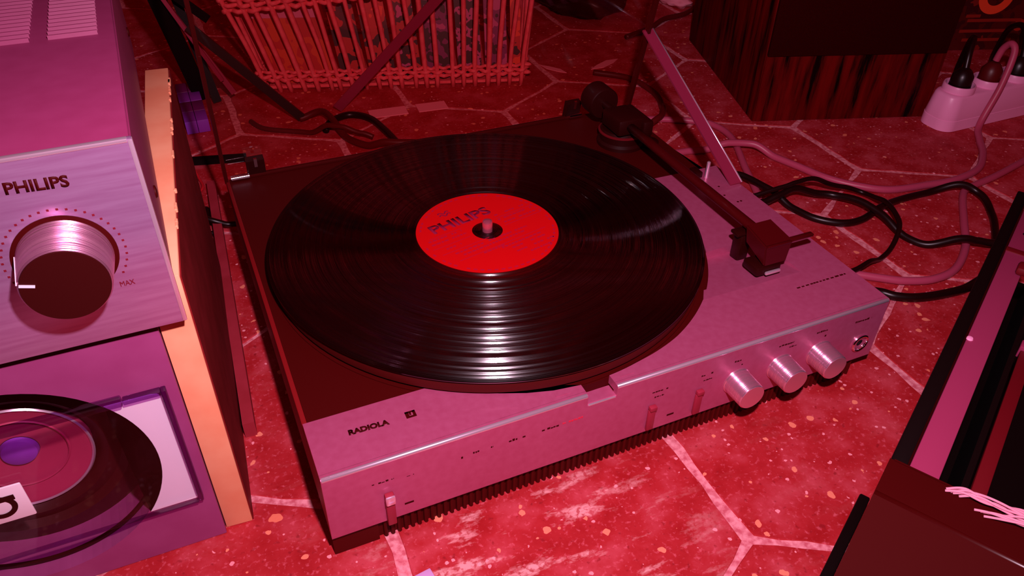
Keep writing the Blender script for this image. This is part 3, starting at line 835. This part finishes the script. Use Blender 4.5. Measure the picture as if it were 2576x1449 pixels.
for k, (x, h, lean, m, lab) in enumerate(((606, 26, 9, BLACKC, 'black plug in the end socket of the power strip'), (650, 40, 4, DARKC, 'dark red plug with looping cable in the power strip'), (694, 26, 6, BLACKC, 'black plug between two dark red plugs in the power strip'), (738, 34, 8, DARKC, 'dark red plug in the power strip beyond the black plug'))):
    P_ = thing('mains_plug', lab, 'plug', (x, 116, 39.8))
    lathe('plug_body', [(10.5, 0), (11.5, 3), (11, 16), (7, 22), (4, 24)], (x, 116, 39.9), m, P_, n=24)
    ex = [(x, 116, 63), (x + lean * .5, 122, 63 + h * .6), (x + lean + 8, 132 + 4 * k, 63 + h), (x + lean * 2 + 20, 150 + 8 * k, 60 + h * .5), (x + lean * 3 + 45, 176 + 8 * k, 25), (x + lean * 3 + 90, 200 + 8 * k, 4)]
    if k != 1: tube('plug_cord', ex, 3.4, m, P_, sub=8)      # the second plug's cord is the long grey cable

# ------------------------------------------------------------------ cables on the floor
LAID = []
def cable(name, pts, r, m, label, cat='cable', group=None, flat=1.0):
    """a cable on the tiles; where it crosses one laid before it, it rides over it"""
    P = spline([(p[0], p[1], p[2] if len(p) > 2 else r + .2) for p in pts], 12)
    lift = [0.0] * len(P)
    for i, p in enumerate(P):
        for q, rq in LAID:
            if abs(p.x - q.x) < 12 and abs(p.y - q.y) < 12:
                d = math.hypot(p.x - q.x, p.y - q.y)
                if d < r + rq + 1.5: lift[i] = max(lift[i], q.z + r + rq + .5 - p.z)
    for i, p in enumerate(P):
        best = 0.0
        for k in range(max(0, i - 30), min(len(P), i + 31)):
            if lift[k] > 0:
                d = (P[k].xy - p.xy).length
                if d < 32: best = max(best, lift[k] * (1.0 if d < 5 else .5 + .5 * math.cos(math.pi * (d - 5) / 27)))
        p.z += best
    bm = bmesh.new(); bm_tube(bm, P, r, 10, flat)
    LAID.extend((p.copy(), r) for p in P)
    return tag(emit(name, bm, m, None, smooth='all'), label, cat, group)
cable('power_cable', [(232, 250), (280, 247), (313, 234), (334, 222), (352, 206), (353, 171), (326, 112), (304, 64), (280, 30)], 3.4, GREYC, 'grey cable curving from behind the tonearm round to the turntable side')
cable('power_cable', [(228, 168), (278, 164), (304, 160), (344, 146), (362, 130), (376, 97), (388, 64), (406, 40), (430, 23), (470, 16), (503, 13), (544, 20), (577, 42), (600, 66), (618, 84, 10), (636, 90, 48), (648, 98, 80), (650, 106, 88), (651, 114, 80), (650, 116, 66)], 3.6, GREYC, 'long grey cable snaking over the tiles up into the power strip')
cable('power_cable', [(680, 30), (603, 14), (549, 3), (504, -4), (485, -14), (448, -48), (418, -76), (384, -96), (356, -100), (332, -93), (314, -81), (290, -62), (262, -40)], 3.4, GREYC, 'grey cable looping over the black cables to the turntable front corner')
bk = 'black cables tangled beside the turntable'
cable('audio_cable', [(262, 130), (300, 98), (312, 60), (319, 35), (327, 11), (345, -5), (367, -7), (395, 0, 6), (428, 6), (462, 5), (483, -5, 9), (495, -22), (484, -48), (448, -82), (414, -112), (372, -150)], 3.3, BLACKC, 'thick black cable making the widest loop over the tiles', group=bk)
cable('audio_cable', [(250, 46), (302, 42), (330, 42, 9), (360, 33, 9), (371, 13, 9), (377, -11, 6), (380, -37), (388, -60), (408, -73, 9), (428, -84), (440, -92), (446, -104)], 3.3, BLACKC, 'black cable running straight through the middle of the tangle', group=bk)
cable('audio_cable', [(256, 52), (311, 42, 3), (346, 39, 15), (376, 34, 13), (395, 23, 8), (390, -2, 14), (382, -27, 12), (373, -41, 9), (354, -53), (326, -63), (300, -70), (284, -71)], 2.2, BLACKC, 'thin black cable arching above the tangle and back to the turntable', group=bk)
cable('audio_cable', [(250, -96), (286, -90), (300, -96), (308, -105), (323, -113), (348, -118), (378, -119), (409, -116, 10), (440, -100, 12)], 3.6, BLACKC, 'black cable bowing round the turntable corner toward the chassis', group=bk)
cable('audio_cable', [(560, 540), (526, 520), (487, 512), (449, 488), (400, 470)], 3.6, DARKC, 'dark cable behind the lid reaching to the loudspeaker side')
cable('audio_cable', [(300, 380), (331, 350), (338, 315), (333, 281), (307, 236), (285, 225)], 3.4, DARKC, 'short dark cable hooking down behind the tonearm pivot')
cable('wire', [(-178, 494, 18), (-182, 440, 12), (-182, 378, 11), (-181, 322, 10), (-176, 297, 3), (-175, 276, 2), (-188, 262, 2)], 1.3, REDC, 'thin red wire hanging beside the open lid corner')
cable('audio_cable', [(-41, 347), (-30, 366), (-8, 374), (10, 357), (17, 324), (20, 294), (22, 262)], 3.8, BLACKC, 'black cable arching behind the record under the basket')
cable('audio_cable', [(-60, 385), (-36, 376), (-28, 332), (-12, 300), (16, 278), (60, 262)], 3.6, DARKC, 'dark cable crossing behind the lid below the basket')
cable('audio_cable', [(-110, 400), (-98, 376), (-60, 352), (-34, 330), (0, 308)], 2.6, DARKC, 'thin dark cable between basket corner and hinge')
cable('audio_cable', [(-192, 262, 2), (-181, 238, 3), (-187, 222, 9), (-180, 206, 5), (-176, 226, 8), (-185, 214, 12), (-182, 196, 5), (-170, 190, 3)], 2.4, BLACKC, 'knotted black cable end lying by the board foot')
cable('audio_cable', [(-186, 206, 3), (-175, 196, 3), (-160, 193, 3), (-140, 192, 3)], 2.4, BLACKC, 'short black cable from the knot under the turntable')

# ------------------------------------------------------------------ open chassis at the lower right
CA = math.degrees(math.atan2(.485, .874))
set_xf(CA, 103.7, -282.4)      # local x along the rail, local y to its left; z up
Cz = 90.0
Ch = thing('open_chassis', 'black open metal chassis with long anodised side rail and rounded end block', 'chassis', (150, -60, 0))
box('outer_wall', 0, 330, 2.0, 10.0, 0.2, Cz - 2, BLACK, Ch, bev=1.0)
box('side_rail', 0.5, 300, -12.0, 1.5, Cz - 5, Cz, CHRAIL, Ch, bev=.6)
box('rail_edge', 0.5, 330, 1.7, 2.6, Cz - 2, Cz + .4, SATIN, Ch)
box('rail_joint', 232, 238, -13.4, 1.8, Cz - 4.8, Cz + .5, CHRAIL2, Ch, bev=.4)
for x in (262, 288): lathe('rail_hole', [(2.2, 0), (2.2, .2), (.2, .25)], (x, -6, Cz), BLACK, Ch, n=16)
lathe('rail_screw', [(2, 0), (1.6, .9), (.3, 1.1)], (120, 0, Cz), STRIP, Ch, n=14)
box('rail_knob', 205, 216, -20, -8, Cz + .1, Cz + 6, CHRAIL2, Ch, bev=2)
box('inner_floor', 0, 330, -120, -13.4, 8, 14, BLACK, Ch)
box('inner_wall', 0, 330, -25, -22, 14.1, Cz - 8, BLACK, Ch)
box('second_rail', 4, 140, -33.5, -26.5, Cz - 14, Cz - 8, CHRAIL2, Ch, bev=.6)
box('second_rail_cap', 140.2, 148, -35, -25.5, Cz - 14, Cz - 6, CHRAIL, Ch, bev=.6)
box('added_base_plate', -112, 38, 10.7, 16.6, .2, 20, BLACK, Ch, bev=1)  # black plate added to fill the shadow outline left of the end block
box('far_wall', 0, 330, -124, -120.2, 0.2, Cz - 6, BLACK, Ch)
bm = bmesh.new()
prof = [(-0.3, 0.2), (-0.3, Cz + .6), (-1.2, Cz + 1.5), (-24, Cz + 1.5)]
for k in range(1, 7):
    a = math.radians(90 + k * 4.5); prof.append((-24 + 5 * (math.cos(a)), Cz + 1.5 - 5 + 5 * math.sin(a)))
lx, lz = prof[-1]
prof += [(lx, .2)]
prof = [(p, q) for p, q in prof]
bm_prism(bm, prof, -150, 10.5, 'xz')
eb = emit('end_block', bm, CHASS, Ch, smooth=True)
prism('end_face', [(lx - .05, lz), (lx - 90, lz - 40), (lx - 90, .2), (lx - .05, .2)], -150, 10.5, CHASS, Ch, plane='xz')
box('end_block_trim', -1.8, -0.9, -150, 8.5, Cz + 1.55, Cz + 2.1, CHASS, eb)
bm = bmesh.new(); bm_tube(bm, [Vector((-25.2, 10.3, Cz - .75)), Vector((-25.2, -150, Cz - .75))], 2.3, 16); emit('rounded_edge', bm, CHEDGE, eb, smooth='all')
lathe('round_emblem', [(8, 0), (9.5, .3), (11, 0)], (-49, -35.0, Cz - 14.5), CHRAIL2, eb, n=28, closed=True)
rg = random.Random(8)
for k in range(10):
    up_ = k < 6      # two tufts: one starts on the block, the other a little lower
    x0, y0 = ((-5.3, -18.4) if up_ else (-9.3, -29.8))
    x0 += rg.uniform(-1.5, 1.5); y0 += rg.uniform(-4, 3)
    h = lambda: Cz + 2.6 + rg.uniform(0, 3)
    pts = [(x0, y0, Cz + 2.3), (x0 + rg.uniform(1, 4), y0 - 7, h()), (x0 + rg.uniform(1, 5), y0 - 17, h() + 1.5), (x0 + rg.uniform(1, 7), y0 - 32, h() + 1), (x0 + rg.uniform(-4, 10), y0 - 58, h())]
    o = tube('cord_strand', pts, .62, STRING, None, sub=8, n=6)
    if up_: tag(o, 'pale frayed cord strand in the tuft beside the second chassis rail', 'cord', 'pale strands on the chassis')
    else: tag(o, 'pale frayed cord strand in the tuft lying on the chassis end block', 'cord', 'pale strands on the end block')
set_xf()

# ------------------------------------------------------------------ wicker basket with sleeves behind the turntable
BA = -17.2
set_xf(BA, -80, 478)
Bk = thing('wicker_basket', 'wicker basket of upright canes filled with printed sleeves, behind the turntable', 'basket', (152, 90, 0))
WB, DB, HB = 304.0, 170.0, 150.0
def stake(x, y, ox, oy):
    w = 4.7 + random.uniform(-.5, .6)
    z1 = HB
    bm = bmesh.new()
    P = spline([(x, y, .4), (x + ox * .25 + random.uniform(-1, 1), y + oy * .25, z1 * .3), (x + ox * .62 + random.uniform(-1.5, 1.5), y + oy * .6, z1 * .66), (x + ox, y + oy, z1)], 3)
    bm_tube(bm, P, w, 7, .6)
    emit('stake', bm, WICKER, Bk, smooth='all')
ns = 22
FRONT = []
for i in range(ns):
    x = 3 + (WB - 6) * i / (ns - 1) + random.uniform(-2.5, 2.5); t = i / (ns - 1)
    ox = -42 + 54 * t
    stake(x, 0, ox, -14); FRONT.append((x, ox))
for i in range(1, 9):
    y = DB * i / 9
    stake(0, y, -42, 0); stake(WB, y, 12, 0)
for i in range(0, ns, 2):
    stake(3 + (WB - 6) * i / (ns - 1), DB, -42 + 54 * i / (ns - 1), 14)
def weaver(z, ph, r, amp=3.4):
    s = z / HB
    pts = []
    per = []
    x0, x1, y0, y1 = -42 * s * 1.0, WB + 12 * s, -14 * s, DB + 14 * s
    n = 44
    for k in range(n): per.append((x0 + (x1 - x0) * k / n, y0))
    for k in range(18): per.append((x1, y0 + (y1 - y0) * k / 18))
    for k in range(n): per.append((x1 - (x1 - x0) * k / n, y1))
    for k in range(18): per.append((x0, y1 - (y1 - y0) * k / 18))
    m = len(per)
    for k, (x, y) in enumerate(per):
        d = amp * math.cos(math.pi * k + ph)
        nx, ny = ((0, -1) if k < n else (1, 0) if k < n + 18 else (0, 1) if k < 2 * n + 18 else (-1, 0))
        pts.append((x + nx * d, y + ny * d, z + (30 * max(0, x) / WB if 60 < z < 130 else 0) + random.uniform(-.8, .8)))
    pts.append(pts[0])
    tube('weaver', pts, r, WICKER, Bk, sub=3, n=6)
for z, ph, r in ((14, 0, 2.4), (19, math.pi, 2.4), (24, 0, 2.0), (97, 0, 2.6), (103, math.pi, 2.6), (109, 0, 2.4), (114, math.pi, 2.2), (147, 0, 3), (151, math.pi, 3)):
    weaver(z, ph, r)
box('basket_bottom', 4, WB - 4, 4, DB - 4, 1.5, 5, WICKER, Bk)
O_ = (0.62, 0.05, 0.012, 1); R_ = (0.50, 0.012, 0.012, 1); D_ = (0.05, 0.001, 0.003, 1); Pu = (0.22, 0.012, 0.10, 1); Pk = (0.50, 0.06, 0.20, 1); Rr = (0.80, 0.05, 0.02, 1)
sleeves = [
    (6, 84, 9, 96, [R_, R_, O_, R_], 26, 'reddish printed sleeve with orange blotch at basket corner'),
    (86, 118, 14, 120, [D_, D_, R_, D_], 40, 'near-black sleeve standing beside the reddish sleeve in basket'),
    (120, 152, 9, 135, [Rr, R_, D_, O_], 45, 'bright red and orange sleeve in the middle of basket'),
    (154, 182, 16, 130, [D_, R_, D_, Pk], 70, 'dark sleeve with pale flecks beside the bright red sleeve'),
    (184, 222, 10, 138, [Pu, D_, Pu, Pk], 60, 'purple printed sleeve standing in the basket'),
    (224, 254, 15, 136, [D_, D_, Pk, D_], 90, 'black sleeve speckled with pale print next to purple sleeve'),
    (256, 284, 9, 140, [D_, Pu, Pk, D_], 55, 'dark purple sleeve with pale figure near basket end'),
    (286, 300, 12, 140, [D_, Rr, R_, D_], 50, 'narrow red and black sleeve at the basket end'),
]
for k, (x0, x1, y0, h, cols, sc, lab) in enumerate(sleeves):
    m = print_mat('sleeve_print_%d' % k, cols, sc)
    bm = bmesh.new(); bm_box(bm, x0 + 2, x1, y0, y0 + 4, 6, h)
    for v in bm.verts: v.co.y += (v.co.z - 6) * .18
    for v in bm.verts: v.co.x += -.22 * (v.co.z - 6) * (1 - (x0 + x1) / 2 / 300)
    s_ = thing('record_sleeve', lab, 'sleeve', ((x0 + x1) / 2, y0, 6), 'sleeves in the basket')
    emit('sleeve_card', bm, m, s_)
    if k == 0:
        bm = bmesh.new(); bm_box(bm, x0 + 2, x1, y0 + 12.8, y0 + 13.4, 78, 94)
        for v in bm.verts: v.co.x += -.22 * (v.co.z - 6) * .85; v.co.y += (v.co.z - 86) * .18 + .6
        emit('pale_top_band', bm, mat('pale_band', (0.62, 0.12, 0.24, 1), .5), s_)
set_xf()

# strips and struts behind the lid
o = bar('flat_strip', (-18, 388, 7), (128, 366, 148), 11, 1.4, (1, 0, -1), STAY); tag(o, 'flat pinkish metal strip leaning across the basket canes', 'metal strip')
for (xa, ya), (w_, d_) in (((34, 362), (42, 20)), ((84, 358), (34, 20))):
    set_xf(-5, xa, ya)
    o = box('paper_strip', -w_ / 2, w_ / 2, 0, d_, .1, .9, CARD); set_xf()
    tag(o, 'pale paper strip lying on the tiles below the wide basket' if w_ > 40 else 'shorter pale paper strip beside the longer one below basket', 'paper')
SF = thing('folding_stand', 'black folded metal stand leaning between board and basket', 'stand', (-150, 470, 0))
bar('stand_leg', (-150, 480, 4), (-184, 440, 190), 17, 10, (1, 0, 0), BLACK, SF)
bar('stand_leg', (-136, 462, 4), (-160, 500, 150), 9, 8, (1, 0, 0), BLACK, SF)
bar('stand_brace', (-178, 452, 150), (-128, 462, 96), 9, 7, (0, 0, 1), BLACK, SF)
bar('stand_leg', (-58, 384, 5), (-150, 420, 105), 9, 5, (1, 0, 1), SATIN, SF)
bar('stand_slat', (-118, 440, 20), (-168, 470, 120), 6, 3, (1, 0, 1), STAY, SF)
bar('stand_slat', (-128, 430, 40), (-172, 440, 140), 4, 3, (1, 0, 1), STAY, SF)
bar('stand_foot', (-178, 330, 4), (-128, 318, 4), 7, 6, (0, 1, 0), BLACK, SF)
# violet block
V = thing('checkered_box', 'small violet checkered box on the tiles behind the plywood board', 'box', (-165, 440, 0))
VD = mat('dark_violet', (0.16, 0.008, 0.14, 1), .5)
for k in range(4):
    y = 398 + k * 26
    for i, x in enumerate((-176, -164)):
        box('check_panel', x + .2, x + 11.8, y + .2, y + 25.8, .1, 14 + .2 * k, VIOLET if k % 2 == 0 else VD, V, bev=.5)
# dark bag on the floor at the back
bm = bmesh.new(); bmesh.ops.create_icosphere(bm, subdivisions=4, radius=1)
from mathutils import noise as mnoise
for v in bm.verts:
    d = 1 + .25 * mnoise.noise(v.co * 2.2) + .08 * mnoise.noise(v.co * 6)
    v.co = Vector((400 + v.co.x * 62 * d, 610 + v.co.y * 80 * d, max(.3, 26 + v.co.z * 30 * d)))
tag(emit('cloth_bag', bm, SATIN, smooth='all'), 'crumpled black cloth bag on the tiles beyond the lid', 'bag')
bm = bmesh.new(); bmesh.ops.create_icosphere(bm, subdivisions=3, radius=1)
for v in bm.verts:
    d = 1 + .35 * mnoise.noise(v.co * 3)
    v.co = Vector((545 + v.co.x * 20 * d, 575 + v.co.y * 34 * d, max(.2, 8 + v.co.z * 10 * d)))
tag(emit('crumpled_paper', bm, CARD, smooth='all'), 'crumpled pink paper by the loudspeaker back edge', 'paper')
# leaf-like pale sheets added in place of bright patches seen through the lid
for (x, y, a, l, w_), lab in (((330, 405, 20, 52, 13), 'pointed pale sheet added for a bright patch seen through the lid'), ((262, 415, -60, 40, 10), 'small pale sheet added for a bright patch beside the basket corner')):
    set_xf(a, x, y)
    o = prism('added_pale_sheet', [(-l / 2, 0), (-l / 6, -w_ / 2), (l / 4, -w_ / 3), (l / 2, 0), (l / 5, w_ / 2), (-l / 5, w_ / 3)], .1, .7, CARD); tag(o, lab, 'pale sheet'); set_xf()
# clear plastic bit at the front edge
set_xf(8, -119, -190)
tag(box('plastic_clip', -8, 8, -4, 3, .05, 2.2, PALEVIO, bev=.7), 'small lilac plastic clip on the tile before the turntable', 'clip')
set_xf()
# sleeve leaning behind the power strip
set_xf(math.degrees(math.atan2(-.311, .95)), 720, 300)
G = thing('album_sleeve', 'dark album sleeve with orange ring print standing behind the power strip', 'sleeve', (140, 2, 0))
box('sleeve_card', 20, 320, 0, 4, .1, 300, print_mat('album_print', [D_, (.09, .002, .002, 1), D_, (.22, .01, .006, 1)], 40), G)
lathe('printed_ring', [(13, 0), (24, 0), (24, .3), (13, .3)], (113, -.05, 72), mat('orange_print', (1.0, .07, .02, 1), .5), G, axis='y', n=40, closed=True)
bm = bmesh.new()
for x0, x1, z in ((80, 100, 44), (84, 160, 38), (78, 150, 24), (86, 156, 12)): bm_box(bm, x0, x1, -.4, -.05, z, z + 4)
emit('printed_lines', bm, mat('rust_print', (.30, .012, .006, 1), .5), G)
lathe('printed_spot', [(.3, 0), (8, 0), (8, .3), (.3, .3)], (160, -.05, 33), mat('rust_spot', (.45, .02, .008, 1), .5), G, axis='y', n=24)
set_xf()
